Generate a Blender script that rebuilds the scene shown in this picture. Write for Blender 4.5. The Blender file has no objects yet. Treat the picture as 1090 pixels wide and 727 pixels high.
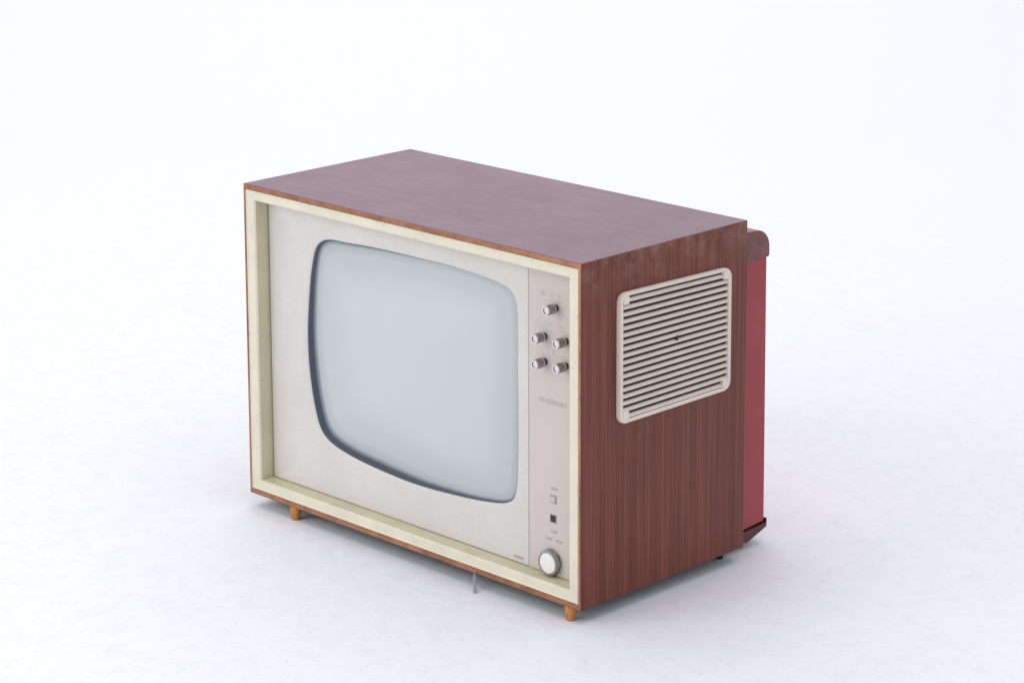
import bpy, math, random, bisect, bmesh
from mathutils import Vector
random.seed(4)
W,H,D=0.68932,0.48,0.33857
FZ=-0.02
scene=bpy.context.scene
col=scene.collection

# ---------------------------------------------------------------- materials
def newmat(name):
    m=bpy.data.materials.new(name); m.use_nodes=True
    nt=m.node_tree; b=nt.nodes['Principled BSDF']
    return m,nt,b
def N(nt,t,**k):
    n=nt.nodes.new(t)
    for a,v in k.items(): setattr(n,a,v)
    return n
def coords(nt,scale=(1,1,1),kind='Object'):
    tc=N(nt,'ShaderNodeTexCoord'); mp=N(nt,'ShaderNodeMapping')
    mp.inputs['Scale'].default_value=scale
    nt.links.new(tc.outputs[kind],mp.inputs['Vector']); return mp.outputs['Vector']
def noise(nt,vec,scale,detail=4,rough=.55,dist=0):
    n=N(nt,'ShaderNodeTexNoise'); n.inputs['Scale'].default_value=scale
    n.inputs['Detail'].default_value=detail; n.inputs['Roughness'].default_value=rough
    n.inputs['Distortion'].default_value=dist
    nt.links.new(vec,n.inputs['Vector']); return n.outputs['Fac']
def ramp(nt,fac,stops,interp='LINEAR'):
    r=N(nt,'ShaderNodeValToRGB'); e=r.color_ramp.elements; r.color_ramp.interpolation=interp
    while len(e)<len(stops): e.new(.5)
    for x,(p,c) in zip(e,stops):
        x.position=p; x.color=(c[0],c[1],c[2],1)
    nt.links.new(fac,r.inputs['Fac']); return r.outputs['Color']
def mix(nt,fac,a,b,mode='MIX'):
    m=N(nt,'ShaderNodeMix',data_type='RGBA',blend_type=mode)
    if isinstance(fac,(int,float)): m.inputs[0].default_value=fac
    else: nt.links.new(fac,m.inputs[0])
    for i,v in ((6,a),(7,b)):
        if isinstance(v,tuple): m.inputs[i].default_value=(v[0],v[1],v[2],1)
        else: nt.links.new(v,m.inputs[i])
    return m.outputs[2]
def bump(nt,b,h,strength,dist=.001):
    n=N(nt,'ShaderNodeBump'); n.inputs['Strength'].default_value=strength; n.inputs['Distance'].default_value=dist
    nt.links.new(h,n.inputs['Height']); nt.links.new(n.outputs['Normal'],b.inputs['Normal'])
def wood(name,sc,dark,mid,light,rough=.32,coat=.5,spec=.5,iso_amt=.25,fine_amt=.7,crough=.22,contrast=.12,medscale=1.6,finescale=7.0,painted_glare=False,bigamt=.22):
    m,nt,b=newmat(name)
    v=coords(nt,sc)
    big=noise(nt,v,.32,3,.5,.3)
    med=noise(nt,v,medscale,5,.6,.15)
    fine=noise(nt,v,finescale,4,.7)
    c1=ramp(nt,med,[(.5-contrast*1.3,dark),(.5,mid),(.5+contrast*1.3,light)])
    c2=ramp(nt,big,[(.38,tuple(x*.9 for x in dark)),(.62,tuple(x*1.02 for x in light))])
    c=mix(nt,bigamt,c1,c2)
    f=ramp(nt,fine,[(.40,(.36,.32,.32)),(.54,(1,1,1))])
    c=mix(nt,fine_amt,c,f,'MULTIPLY')
    iso=noise(nt,coords(nt),3.0,3)
    c=mix(nt,iso_amt,c,ramp(nt,iso,[(.35,(.75,.75,.78)),(.65,(1.2,1.15,1.15))]),'MULTIPLY')
    if painted_glare: # pale glare on worn lacquer, painted into the colour by the upper edge
        tc=N(nt,'ShaderNodeSeparateXYZ'); nt.links.new(coords(nt),tc.inputs[0])
        mr=N(nt,'ShaderNodeMapRange'); mr.inputs['From Min'].default_value=.185; mr.inputs['From Max'].default_value=.238; nt.links.new(tc.outputs['Z'],mr.inputs['Value'])
        wn=ramp(nt,noise(nt,coords(nt),30,6,.7),[(.46,(0,0,0)),(.62,(1,1,1))])
        mu=N(nt,'ShaderNodeMath',operation='MULTIPLY'); nt.links.new(mr.outputs[0],mu.inputs[0]); nt.links.new(wn,mu.inputs[1])
        mu2=N(nt,'ShaderNodeMath',operation='MULTIPLY'); nt.links.new(mu.outputs[0],mu2.inputs[0]); mu2.inputs[1].default_value=.42
        c=mix(nt,mu2.outputs[0],c,(.36,.21,.18))
    nt.links.new(c,b.inputs['Base Color'])
    rr=N(nt,'ShaderNodeMapRange'); rr.inputs['To Min'].default_value=rough-.08; rr.inputs['To Max'].default_value=rough+.14
    nt.links.new(noise(nt,coords(nt),14,5),rr.inputs['Value']); nt.links.new(rr.outputs[0],b.inputs['Roughness'])
    b.inputs['Specular IOR Level'].default_value=spec
    b.inputs['Coat Weight'].default_value=coat; b.inputs['Coat Roughness'].default_value=crough
    bump(nt,b,fine,.10,.0006)
    return m
M_side=wood('veneer_side',(120,120,.8),(.125,.026,.015),(.190,.047,.029),(.245,.070,.044),rough=.35,coat=.2,spec=.22,fine_amt=.72,medscale=2.4,finescale=6.0,contrast=.11,painted_glare=True)
M_top=wood('veneer_top',(.9,120,120),(.150,.055,.092),(.172,.067,.108),(.192,.078,.122),rough=.40,coat=.35,spec=.5,iso_amt=.0,fine_amt=.42,crough=.25,medscale=2.6,finescale=6.0,bigamt=.12)  # pale bluish reflection on the top is painted into this mauve base
M_edge=wood('bare_wood_edge',(9,9,9),(.22,.085,.040),(.38,.17,.085),(.50,.25,.14),rough=.5,coat=.1,spec=.3,fine_amt=.35,contrast=.16)
M_peg=wood('orange_peg_wood',(60,60,12),(.42,.15,.03),(.56,.22,.05),(.64,.28,.08),rough=.45,coat=.2,spec=.3)
def plain(name,colr,rough=.5,metal=0,coat=0,var=.08,vs=30,bmp=.05,speck=None,spec=.5):
    m,nt,b=newmat(name)
    v=coords(nt)
    n1=noise(nt,v,vs,5,.6)
    lo=tuple(x*(1-var) for x in colr); hi=tuple(min(1,x*(1+var)) for x in colr)
    c=ramp(nt,n1,[(.3,lo),(.7,hi)])
    if speck:
        n2=noise(nt,v,speck[0],2,.5)
        c=mix(nt,1.0,c,ramp(nt,n2,[(speck[1],(speck[2],)*3),(speck[1]+.08,(1,1,1))]),'MULTIPLY')
    nt.links.new(c,b.inputs['Base Color'])
    b.inputs['Roughness'].default_value=rough; b.inputs['Metallic'].default_value=metal
    b.inputs['Specular IOR Level'].default_value=spec
    b.inputs['Coat Weight'].default_value=coat; b.inputs['Coat Roughness'].default_value=.1
    if bmp: bump(nt,b,noise(nt,v,vs*12,3),bmp,.0004)
    return m
M_frame=plain('cream_painted_frame',(.745,.69,.555),.45,var=.06,vs=18,speck=(90,.27,.85),spec=.35)
M_frin=plain('shaded_cream_inner_wall',(.62,.565,.40),.5,var=.07,vs=18,speck=(90,.27,.85),spec=.3)  # darker olive copy of the frame cream, with the recess shade in it
M_panel=plain('pale_textured_panel',(.675,.645,.615),.55,var=.04,vs=9,bmp=.2,speck=(900,.36,.88),spec=.3)
M_ctrl=plain('pinkish_control_panel',(.60,.535,.505),.42,var=.03,vs=9,bmp=.06,spec=.35)
M_grille=plain('ivory_plastic',(.78,.685,.61),.42,var=.04,vs=20,spec=.35)
M_gap=plain('brown_void',(.075,.046,.037),.8,var=.2,spec=.2)
M_dark=plain('dark_void',(.03,.018,.016),.8,var=.2,spec=.2)
M_black=plain('black_plastic',(.02,.016,.016),.4,var=.2)
M_foot=plain('black_rubber',(.015,.015,.017),.6,var=.2,spec=.2)
M_chrome=plain('worn_chrome',(.40,.385,.375),.22,metal=1,var=.12,vs=200,bmp=0)
M_tip=plain('knob_tip',(.72,.70,.68),.3,metal=1,var=.1,vs=200,bmp=0)
M_knobdark=plain('knob_grooves',(.07,.065,.07),.35,metal=1,var=.1,vs=200,bmp=0)
M_white=plain('white_plastic_knob',(.84,.81,.77),.3,coat=.3,var=.03)
M_ink=plain('faded_print',(.485,.425,.405),.5,var=.1,bmp=0,spec=.3)
M_line=plain('panel_seam',(.40,.36,.34),.5,var=.1,bmp=0)
M_red=plain('red_back_cover',(.34,.050,.062),.45,var=.10,vs=12,bmp=.1,spec=.35)
M_maroon=plain('maroon_bracket',(.085,.018,.024),.38,coat=.2,var=.25,vs=40,spec=.3)
M_cap=plain('brown_metal_cap',(.17,.055,.055),.36,coat=.25,var=.22,vs=60,speck=(190,.33,.6),spec=.35)
M_wire=plain('grey_wire',(.30,.31,.35),.5)

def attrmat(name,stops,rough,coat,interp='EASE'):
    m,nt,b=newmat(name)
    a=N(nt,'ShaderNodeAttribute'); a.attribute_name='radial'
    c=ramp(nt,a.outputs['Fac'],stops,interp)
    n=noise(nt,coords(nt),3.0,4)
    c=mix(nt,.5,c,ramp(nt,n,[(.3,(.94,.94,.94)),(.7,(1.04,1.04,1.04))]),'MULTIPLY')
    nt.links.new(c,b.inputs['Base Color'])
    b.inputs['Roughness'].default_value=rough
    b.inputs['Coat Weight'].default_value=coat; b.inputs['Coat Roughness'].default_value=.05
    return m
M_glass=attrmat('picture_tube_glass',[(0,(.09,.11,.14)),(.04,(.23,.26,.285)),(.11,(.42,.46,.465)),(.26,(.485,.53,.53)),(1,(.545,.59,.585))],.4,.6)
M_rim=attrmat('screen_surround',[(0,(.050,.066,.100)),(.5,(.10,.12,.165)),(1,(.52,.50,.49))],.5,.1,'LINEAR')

# ---------------------------------------------------------------- mesh helpers
tv=bpy.data.objects.new('television',None); tv.empty_display_size=.1
tv.location=(W/2,D/2,FZ); col.objects.link(tv)
tv['label']='vintage wood-veneer television set with cream front frame on pegs'
tv['category']='television'
WP={}
def make(name,verts,faces,mats,midx=None,parent=tv,bevel=0,smooth=False,seg=2,angle=35,attr=None,label=None):
    vs=[Vector(v) for v in verts]
    mn=Vector((min(v[i] for v in vs) for i in range(3))); mx=Vector((max(v[i] for v in vs) for i in range(3)))
    c=(mn+mx)/2
    me=bpy.data.meshes.new(name); me.from_pydata([v-c for v in vs],[],faces)
    for m in mats: me.materials.append(m)
    if midx:
        for p,i in zip(me.polygons,midx): p.material_index=i
    if attr:
        a=me.attributes.new('radial','FLOAT','POINT')
        for i,x in enumerate(attr): a.data[i].value=x
    bm=bmesh.new(); bm.from_mesh(me); bmesh.ops.recalc_face_normals(bm,faces=bm.faces); bm.to_mesh(me); bm.free()
    ob=bpy.data.objects.new(name,me); col.objects.link(ob)
    WP[ob.name]=c
    if parent is not None:
        ob.parent=parent
        ob.location=c-(WP[parent.name] if parent.name in WP else Vector(parent.location))
    else: ob.location=c
    if bevel:
        b=ob.modifiers.new('bevel','BEVEL'); b.width=bevel; b.segments=seg; b.limit_method='ANGLE'; b.angle_limit=math.radians(angle)
    if smooth:
        for p in me.polygons: p.use_smooth=True
        try: me.set_sharp_from_angle(angle=math.radians(40))
        except Exception: pass
    if label: ob['label']=label
    return ob
def loft(rings,cap0=False,cap1=False):
    n=len(rings[0]); V=[];F=[]
    for r in rings: V+=r
    for k in range(len(rings)-1):
        for i in range(n):
            j=(i+1)%n; F.append((k*n+i,k*n+j,(k+1)*n+j,(k+1)*n+i))
    if cap0: F.append(tuple(range(n))[::-1])
    if cap1: F.append(tuple((len(rings)-1)*n+i for i in range(n)))
    return V,F
def boxg(x0,x1,y0,y1,z0,z1):
    V=[(x,y,z) for x in (x0,x1) for y in (y0,y1) for z in (z0,z1)]
    return V,[(0,1,3,2),(4,6,7,5),(0,4,5,1),(2,3,7,6),(0,2,6,4),(1,5,7,3)]
def join(parts):
    V=[];F=[];I=[]
    for k,p in enumerate(parts):
        v,f=p[0],p[1]; mi=p[2] if len(p)>2 else 0
        o=len(V); V+=v; F+=[tuple(i+o for i in q) for q in f]; I+=[mi]*len(f)
    return V,F,I
def rrect(a0,a1,b0,b1,r,seg=8):
    P=[]
    for cx,cy,s in ((a1-r,b1-r,0),(a0+r,b1-r,1),(a0+r,b0+r,2),(a1-r,b0+r,3)):
        for i in range(seg+1):
            t=math.pi/2*(s+i/seg); P.append((cx+r*math.cos(t),cy+r*math.sin(t)))
    return P
def rectring(x0,x1,z0,z1,y): return [(x0,y,z0),(x1,y,z0),(x1,y,z1),(x0,y,z1)]

# ---------------------------------------------------------------- cabinet
T=.0082; TX=.0046
V,F=loft([rectring(0,W,0,H,D),rectring(0,W,0,H,0),rectring(TX,W-TX,T,H-T,0),rectring(TX,W-TX,T,H-T,.045)],True,True)
mi=[]
for f in F:
    p=[Vector(V[i]) for i in f]
    n=(p[1]-p[0]).cross(p[2]-p[0]).normalized(); c=sum(p,Vector())/len(p)
    if abs(n.y)>.5: mi.append(2 if c.y<.01 else 3)
    elif c.y<.04 and (TX/2<c.x<W-TX/2) and (T/2<c.z<H-T/2): mi.append(2)
    elif abs(n.z)>.5: mi.append(1 if c.z>H/2 else 3)
    else: mi.append(0)
cab=make('cabinet',V,F,[M_side,M_top,M_edge,M_dark],mi,bevel=.0014,seg=3)

def fr(i,y): 
    a=i+T+.0002; ax=i+TX+.0002
    if i>.012: a=ax=i+.0062
    return rectring(ax,W-ax,a,H-a,y)
V,F=loft([fr(0,.020),fr(0,.0010),fr(.0010,-.0006),fr(.0022,-.0006),fr(.0034,.0006),fr(.0155,.0012),fr(.0178,.0036),fr(.0195,.0290)])
mi=[0]*(4*6)+[1]*4
make('front_frame',V,F,[M_frame,M_frin],mi,bevel=.0006)

# ---------------------------------------------------------------- front panel + screen
OUT=[(134,403),(153,415),(204,419),(264,422),(343,423),(419,423),(474,420),(519,415),(538,407),(545,392),(547,293),(547,186),(544,132),(538,114),(523,105),(481,97),(415,91),(337,88),(258,92),(197,99),(155,110),(137,123),(124,154),(114,202),(110,259),(114,317),(122,369)]
OUT=[(x/1000,z/1000) for x,z in OUT]
CX,CZ=.331,.256
def catmull(P,k=24):
    R=[];n=len(P)
    for i in range(n):
        p0,p1,p2,p3=P[i-1],P[i],P[(i+1)%n],P[(i+2)%n]
        def d(a,b): return max(1e-6,((a[0]-b[0])**2+(a[1]-b[1])**2)**.25)
        t0=0;t1=t0+d(p0,p1);t2=t1+d(p1,p2);t3=t2+d(p2,p3)
        for s in range(k):
            t=t1+(t2-t1)*s/k; q=[]
            for c in (0,1):
                A1=(t1-t)/(t1-t0)*p0[c]+(t-t0)/(t1-t0)*p1[c]
                A2=(t2-t)/(t2-t1)*p1[c]+(t-t1)/(t2-t1)*p2[c]
                A3=(t3-t)/(t3-t2)*p2[c]+(t-t2)/(t3-t2)*p3[c]
                B1=(t2-t)/(t2-t0)*A1+(t-t0)/(t2-t0)*A2
                B2=(t3-t)/(t3-t1)*A2+(t-t1)/(t3-t1)*A3
                q.append((t2-t)/(t2-t1)*B1+(t-t1)/(t2-t1)*B2)
            R.append(tuple(q))
    return R
dense=catmull(OUT)
NS=240
ang=sorted((math.atan2(z-CZ,x-CX),math.hypot(x-CX,z-CZ)) for x,z in dense)
def rad(t):
    t=(t+math.pi)%(2*math.pi)-math.pi
    n=len(ang)
    k=bisect.bisect([q[0] for q in ang],t)
    a0=ang[k-1]; a1=ang[k%n]
    da=(a1[0]-a0[0])%(2*math.pi) or 1e-9; f=((t-a0[0])%(2*math.pi))/da
    return a0[1]*(1-f)+a1[1]*f
TH=[2*math.pi*i/NS for i in range(NS)]
RR=[rad(t) for t in TH]
RR=[(RR[i-1]+2*RR[i]+RR[(i+1)%NS])/4 for i in range(NS)]
# weights for a deeper lip and painted shade at the left and bottom
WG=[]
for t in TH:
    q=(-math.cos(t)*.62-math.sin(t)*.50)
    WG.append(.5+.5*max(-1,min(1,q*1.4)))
def off(d,y): return [(CX+(R-d)*math.cos(t),y,CZ+(R-d)*math.sin(t)) for t,R in zip(TH,RR)]
PX0,PX1,PZ0,PZ1=.0284,.5685,.0266,H-.0266
def rectpts(y):
    P=[]
    for t in TH:
        c,s=math.cos(t),math.sin(t); L=[]
        if c>1e-9: L.append((PX1-CX)/c)
        if c<-1e-9: L.append((PX0-CX)/c)
        if s>1e-9: L.append((PZ1-CZ)/s)
        if s<-1e-9: L.append((PZ0-CZ)/s)
        r=min(L); P.append([CX+r*c,y,CZ+r*s])
    for cx,cz in ((PX0,PZ0),(PX0,PZ1),(PX1,PZ0),(PX1,PZ1)):
        k=min(range(NS),key=lambda i:(P[i][0]-cx)**2+(P[i][2]-cz)**2); P[k]=[cx,y,cz]
    return [tuple(p) for p in P]
V,F=loft([rectpts(.030),rectpts(.0245),[(p[0]+(CX-p[0])*.002,.024,p[2]+(CZ-p[2])*.002) for p in rectpts(0)],off(-.0065,.024),off(-.0030,.0244),off(-.0010,.0252),off(0,.0262)])
make('front_panel',V,F,[M_panel],smooth=True)
def sc(w): return .20+.72*w
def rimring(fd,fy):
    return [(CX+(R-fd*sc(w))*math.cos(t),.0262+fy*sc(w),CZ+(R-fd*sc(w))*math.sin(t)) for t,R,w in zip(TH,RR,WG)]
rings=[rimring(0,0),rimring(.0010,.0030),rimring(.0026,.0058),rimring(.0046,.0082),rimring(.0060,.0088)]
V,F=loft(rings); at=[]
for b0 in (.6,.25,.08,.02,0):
    at+=[min(1,b0+(1-w)*.6) for w in WG]  # shade painted into the lip colour, fading to the right and top
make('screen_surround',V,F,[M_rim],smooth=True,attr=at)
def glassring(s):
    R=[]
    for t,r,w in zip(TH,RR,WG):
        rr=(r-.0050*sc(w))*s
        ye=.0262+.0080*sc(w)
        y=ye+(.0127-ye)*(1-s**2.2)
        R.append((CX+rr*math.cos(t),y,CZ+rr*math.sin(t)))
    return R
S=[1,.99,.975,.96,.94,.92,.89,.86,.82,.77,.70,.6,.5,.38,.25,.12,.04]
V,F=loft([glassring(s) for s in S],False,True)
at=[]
for s in S: at+=[min(1,(1-s)*(1.4+1.8*(1-w))+(1-w)*.07) for w in WG]  # tube edge is dark all round; extra shade painted at left and bottom
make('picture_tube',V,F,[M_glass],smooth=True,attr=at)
make('badge',*boxg(.5400,.5580,.0230,.0242,.0330,.0358),[M_line],bevel=.0004)

# ---------------------------------------------------------------- control panel
cp=make('control_panel',*boxg(.5700,W-.0262,.0232,.030,.0262,H-.0262),[M_ctrl],bevel=.0008)
def knobgeo(x,z,r,length,y0,groov=18):
    def ring(rad,y,g=0):
        n=groov*4; P=[]
        for i in range(n):
            t=2*math.pi*i/n; q=rad-(g if i%4 in (2,3) else 0)
            P.append((x+q*math.cos(t),y,z+q*math.sin(t)))
        return P
    R=[ring(r*.72,y0),ring(r*.72,y0-length*.25),ring(r*1.02,y0-length*.27,0),ring(r*1.02,y0-length*.34),ring(r,y0-length*.36,r*.13),ring(r,y0-length*.88,r*.13),ring(r*.97,y0-length*.9,0),ring(r*.90,y0-length),ring(r*.62,y0-length),ring(r*.56,y0-length*.95),ring(r*.2,y0-length*.95)]
    V,F=loft(R,False,True); n=groov*4
    mi=[]
    for k in range(len(R)-1): mi+=[{0:2,1:2,2:0,3:0,4:0,5:0,6:1,7:1,8:2,9:1}[k]]*n
    mi.append(1)
    return V,F,mi
Y0=.0232
for x,z in ((.6215,.4030),(.6005,.3600),(.6400,.3605),(.6005,.3245),(.6400,.3265)):
    v,f,m=knobgeo(x,z,.0068,.0205,Y0)
    make('knob',v,f,[M_chrome,M_tip,M_knobdark],m,smooth=True)
def disc(x,z,prof,n=64):
    return [[(x+r*math.cos(2*math.pi*i/n),y,z+r*math.sin(2*math.pi*i/n)) for i in range(n)] for r,y in prof]
V,F=loft(disc(.614,.0450,[(.0172,Y0),(.0176,Y0-.004),(.0176,Y0-.0085),(.0170,Y0-.0098),(.0152,Y0-.0102),(.0145,Y0-.0088),(.0142,Y0-.0096),(.0134,Y0-.0100),(.0050,Y0-.0101)]),False,True)
mi=[]
for k in range(8): mi+=[1 if k<5 else 0]*64
mi.append(0)
make('tuning_knob',V,F,[M_white,M_chrome],mi,smooth=True)
V,F=loft(disc(.614,.0450,[(.0192,Y0+.0003),(.0192,Y0-.0012),(.0178,Y0-.0016),(.0174,Y0)]))
make('knob_ring',V,F,[M_chrome],smooth=True)
def button(cx,cz,s,matc,label=None):
    fr_=[(s+.0014,Y0),(s+.0014,Y0-.0008),(s+.0002,Y0-.0010),(s+.0002,Y0-.0002)]
    R=[rectring(cx-q,cx+q,cz-q,cz+q,y) for q,y in fr_]
    V,F=loft(R)
    q=s-.0004
    v,f=boxg(cx-q,cx+q,Y0-.0016,Y0+.0002,cz-q,cz+q)
    V,F,I=join([(V,F,1),(v,f,0)])
    make('button',V,F,[matc,M_line],I,bevel=.0003,label=label)
button(.6165,.1345,.0043,M_ctrl)
button(.6165,.1070,.0046,M_black,'black square push button')
def text(body,x,z,h,y,name='lettering'):
    cu=bpy.data.curves.new('t','FONT'); cu.body=body; cu.size=h; cu.align_x='CENTER'; cu.align_y='CENTER'
    cu.extrude=.0001; cu.space_character=1.12
    o=bpy.data.objects.new('t',cu); col.objects.link(o)
    bpy.context.view_layer.update()
    me=bpy.data.meshes.new_from_object(o.evaluated_get(bpy.context.evaluated_depsgraph_get()))
    V=[(x+v.co.x,y-v.co.z-.0001,z+v.co.y) for v in me.vertices]; F=[tuple(p.vertices) for p in me.polygons]
    bpy.data.objects.remove(o); bpy.data.meshes.remove(me)
    return make(name,V,F,[M_ink])
text('STASSFURT',.616,.270,.0095,Y0-.0002)
text('UHF',.618,.1490,.0062,Y0-.0002)
text('VHF',.618,.0880,.0062,Y0-.0002)
text('UHF   MHz',.618,.0765,.0060,Y0-.0002)
text('O    -    +',.612,.4190,.0080,Y0-.0002)
for x,z,w,h in ((.609,.378,.003,.0006),(.630,.378,.003,.0006),(.618,.342,.0006,.004)):
    make('scale_mark',*boxg(x-w,x+w,Y0-.0003,Y0+.0001,z-h,z+h),[M_ink])

# ---------------------------------------------------------------- side grille
gy0,gy1,gz0,gz1=.0690,.2985,.2450,.4265
iy0,iy1,iz0,iz1=.0772,.2930,.2508,.4213
def shear(y,z): return z-.022*(y-gy0)*((z-gz0)/(gz1-gz0)) # the moulding tapers a touch to the rear
def yr(y0,y1,z0,z1,r,x): return [(x,p,shear(p,q)) for p,q in rrect(y0,y1,z0,z1,r)]
V,F=loft([yr(gy0,gy1,gz0,gz1,.014,W-.001),yr(gy0,gy1,gz0,gz1,.014,W+.0048),yr(gy0+.0014,gy1-.0012,gz0+.0014,gz1-.0014,.0128,W+.0066),yr(gy0+.0034,gy1-.0024,gz0+.0026,gz1-.0026,.0115,W+.0070),
 yr(gy0+.0056,gy1-.0040,gz0+.0042,gz1-.0040,.0102,W+.0056),yr(iy0,iy1,iz0,iz1,.0085,W+.0046),yr(iy0,iy1,iz0,iz1,.0085,W+.0006)])
g=make('ventilation_grille',V,F,[M_grille],smooth=True)
V=[(x,y,shear(y,z)) for x in (W+.0002,W+.0008) for y in (iy0-.0005,iy1+.0005) for z in (iz0-.0005,iz1+.0005)]
make('grille_shade_sheet',V,boxg(0,1,0,1,0,1)[1],[M_gap],parent=g)  # no opening is cut; this brown sheet paints the shade between slats
NSL=18; parts=[]
pitch=(iz1-iz0)/NSL
for i in range(NSL):
    z=iz0+pitch*i+.0010
    prof=[(W+.0044,z),(W+.0052,z+.0010),(W+.0049,z+.0022),(W+.0022,z+.0047),(W+.0010,z+.0047),(W+.0010,z+.0036)]
    ins=.004 if i in (0,NSL-1) else 0
    V=[(x,y,shear(y,q)) for y in (iy0-.0004+ins,iy1+.0004-ins) for x,q in prof]; n=6
    F=[(k,(k+1)%n,n+(k+1)%n,n+k) for k in range(n)]+[tuple(range(n)),tuple(range(n,2*n))]
    parts.append((V,F))
for cy in (iy0+.0055,iy1-.0055):
    for cz in (iz0+.0055,iz1-.0055):
        q=.0058
        R=[[(x,p,shear(p,u)) for p,u in rrect(cy-e,cy+e,cz-e,cz+e,.0022,4)] for e,x in ((q,W+.001),(q,W+.0054),(q-.0008,W+.0060))]
        V,F=loft(R,False,True); parts.append((V,F))
V,F,I=join(parts)
make('louvre',V,F,[M_grille],parent=g,bevel=.0003)
R=[[(x,.186+r*math.cos(t)*.8,.343+r*math.sin(t)*1.7) for t in [2*math.pi*k/20 for k in range(20)]] for r,x in ((.0024,W+.001),(.0024,W+.0053),(.0014,W+.0056))]
V,F=loft(R,False,True); make('screw',V,F,[M_gap],parent=g,smooth=True)

# ---------------------------------------------------------------- back cover
BX=.662
def yprof(pts,x0,x1):
    n=len(pts); V=[(x,y,z) for x in (x0,x1) for y,z in pts]
    F=[(k,(k+1)%n,n+(k+1)%n,n+k) for k in range(n)]+[tuple(range(n))[::-1],tuple(range(n,2*n))]
    return V,F
V,F=yprof([(D-.002,.006),(.4185,.012),(.4160,.4095),(D-.002,.4095)],W-BX,BX)
bc=make('back_cover',V,F,[M_red],bevel=.003,seg=3)
pts=[(D+.0005,.408),(.4165,.4085),(.4190,.4110),(.4190,.424)]
for i in range(1,9):
    t=i/8*math.pi/2; pts.append((.3910+.028*math.cos(t),.423+.028*math.sin(t)))
pts+= [(D+.0005,.453)]
V,F=yprof(pts,W-BX-.0022,BX+.0022); make('top_cap',V,F,[M_cap],parent=bc,bevel=.002)
V,F=yprof([(D+.0005,-.006),(.378,-.0105),(.4215,.0035),(.4220,.0165),(.4200,.0165),(.4195,.0095),(D+.0005,.006)],W-BX-.0022,BX+.0022)
make('bottom_flange',V,F,[M_maroon],parent=bc,bevel=.001)
# ---------------------------------------------------------------- feet
def foot(x,y,r0,r1,m,label=None):
    n=32
    R=[[(x+r*math.cos(2*math.pi*i/n),y+r*math.sin(2*math.pi*i/n),z) for i in range(n)] for r,z in ((r0,.0008),(r0,-.004),(r1,FZ+.0015),(r1-.001,FZ))]
    V,F=loft(R,True,True); make('foot',V,F,[m],smooth=True,label=label)
foot(.0980,.006,.0085,.0068,M_peg); foot(.6640,.0070,.0085,.0068,M_peg)
foot(.658,.322,.007,.006,M_foot,'black rubber foot'); foot(.060,.322,.007,.006,M_foot,'black rubber foot')
cu=[(.482,.005,.0012),(.4885,-.002,-.006),(.4960,-.009,-.013),(.5035,-.0165,FZ+.0008)]
V=[];F=[];n=8
for k,(x,y,z) in enumerate(cu):
    for i in range(n): V.append((x+.0016*math.cos(2*math.pi*i/n),y+.0016*math.cos(2*math.pi*i/n),z+.0006*math.sin(2*math.pi*i/n)))
for k in range(3):
    for i in range(n): F.append((k*n+i,k*n+(i+1)%n,(k+1)*n+(i+1)%n,(k+1)*n+i))
F+=[tuple(range(n)),tuple(range(3*n,4*n))]
make('wire',V,F,[M_wire],smooth=True)

# ---------------------------------------------------------------- studio floor sweep
m,nt,b=newmat('white_painted_floor')
v=coords(nt)
n1=noise(nt,v,1.6,4,.5); n2=noise(nt,v,30,6,.7); n3=noise(nt,v,130,4,.7)
base=ramp(nt,n1,[(.3,(.838,.845,.892)),(.7,(.852,.858,.902))])
worn=mix(nt,1,base,ramp(nt,n2,[(.36,(.960,.960,.968)),(.52,(1,1,1))]),'MULTIPLY')
worn=mix(nt,.7,worn,ramp(nt,n3,[(.30,(.86,.86,.88)),(.42,(1,1,1))]),'MULTIPLY')
vo=N(nt,'ShaderNodeTexVoronoi'); vo.inputs['Scale'].default_value=26; nt.links.new(v,vo.inputs['Vector'])
sp=ramp(nt,vo.outputs['Distance'],[(.0,(.66,.66,.69)),(.035,(.74,.74,.76)),(.06,(1,1,1))])
gate=ramp(nt,noise(nt,v,4.5,3),[(.58,(0,0,0)),(.64,(1,1,1))])
worn=mix(nt,gate,worn,mix(nt,1,worn,sp,'MULTIPLY'))
geo=N(nt,'ShaderNodeNewGeometry'); ln=N(nt,'ShaderNodeVectorMath',operation='LENGTH'); nt.links.new(geo.outputs['Position'],ln.inputs[0])
mr=N(nt,'ShaderNodeMapRange'); mr.inputs['From Min'].default_value=.9; mr.inputs['From Max'].default_value=2.6; nt.links.new(ln.outputs['Value'],mr.inputs['Value'])
basec=mix(nt,mr.outputs[0],worn,(.858,.861,.878))
nt.links.new(basec,b.inputs['Base Color']); b.inputs['Roughness'].default_value=.6; b.inputs['Specular IOR Level'].default_value=.3
bm_=N(nt,'ShaderNodeBump'); bm_.inputs['Distance'].default_value=.002
inv=N(nt,'ShaderNodeMath',operation='MULTIPLY_ADD'); nt.links.new(mr.outputs[0],inv.inputs[0]); inv.inputs[1].default_value=-.5; inv.inputs[2].default_value=.5
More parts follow.
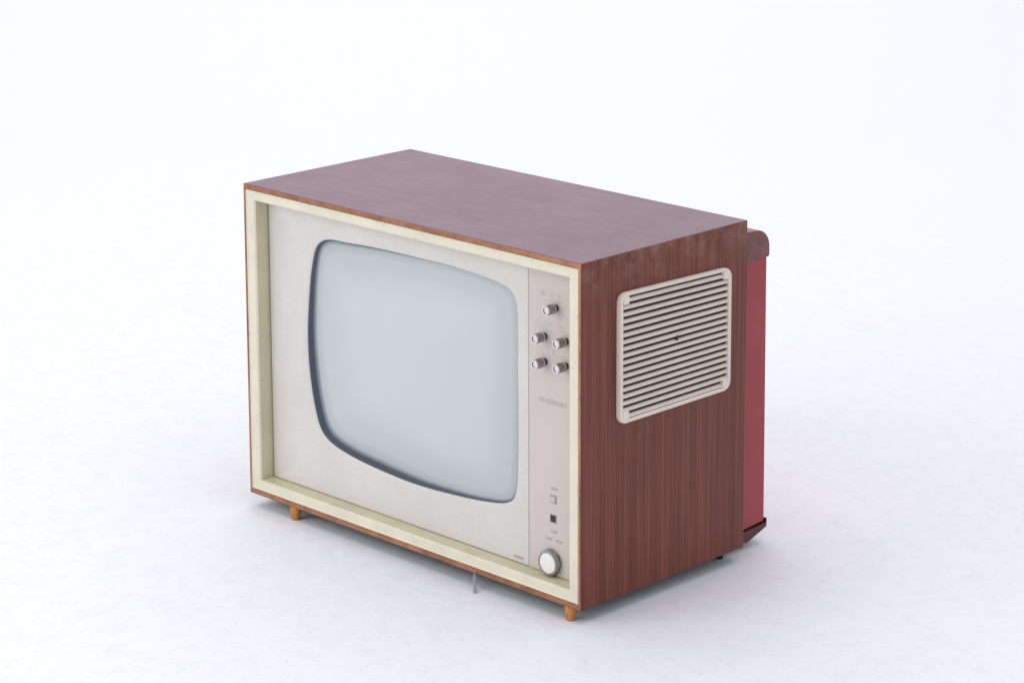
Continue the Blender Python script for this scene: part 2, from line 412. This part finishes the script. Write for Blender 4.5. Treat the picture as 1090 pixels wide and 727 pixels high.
nt.links.new(inv.outputs[0],bm_.inputs['Strength']); nt.links.new(n2,bm_.inputs['Height']); nt.links.new(bm_.outputs[0],b.inputs['Normal'])
d=Vector((-math.sin(.77091),math.cos(.77091),0)); s=Vector((d.y,-d.x,0))
R0=2.2; s0=2.64
prof=[(-8,FZ),(-4,FZ),(-2,FZ),(0,FZ),(1.5,FZ)]+[(s0+R0*math.sin(t),FZ+R0-R0*math.cos(t)) for t in [math.pi/2*i/24 for i in range(25)]]+[(s0+R0,6)]
V=[];F=[]
for u in (-9,-3,3,9):
    for q,z in prof: p=d*q+s*u; V.append((p.x,p.y,z))
n=len(prof)
for a_ in range(3):
    for k in range(n-1): F.append((a_*n+k,a_*n+k+1,(a_+1)*n+k+1,(a_+1)*n+k))
fl=make('studio_floor',V,F,[m],parent=None,smooth=True); fl['kind']='structure'

# ---------------------------------------------------------------- light
w=bpy.data.worlds.new('World'); scene.world=w; w.use_nodes=True
bg=w.node_tree.nodes['Background']; bg.inputs['Color'].default_value=(.932,.945,1,1); bg.inputs['Strength'].default_value=.80
def area(loc,tgt,size,power,colr):
    l=bpy.data.lights.new('softbox','AREA'); l.shape='RECTANGLE'; l.size=size[0]; l.size_y=size[1]; l.energy=power; l.color=colr
    o=bpy.data.objects.new('softbox',l); col.objects.link(o); o.location=loc
    o.rotation_euler=(Vector(tgt)-Vector(loc)).to_track_quat('-Z','Y').to_euler()
area((-1.0,-3.2,1.9),(.3,.2,.2),(2.4,2.4),44,(1,.985,.965))
area((-1.2,1.6,4.5),(-1.2,1.6,0),(6,6),108,(1,.99,.98))

cam=bpy.data.cameras.new('camera'); co=bpy.data.objects.new('camera',cam); col.objects.link(co)
co.location=(2.98621,-2.43324,1.34502); co.rotation_euler=(1.37711,.00128,.77091)
cam.sensor_width=36; cam.lens=36*2815.637/1090; cam.shift_x=-33.549/1090; cam.shift_y=-249.592/1090
cam.clip_end=200
scene.camera=co
scene.view_settings.view_transform='Standard'; scene.view_settings.look='None'
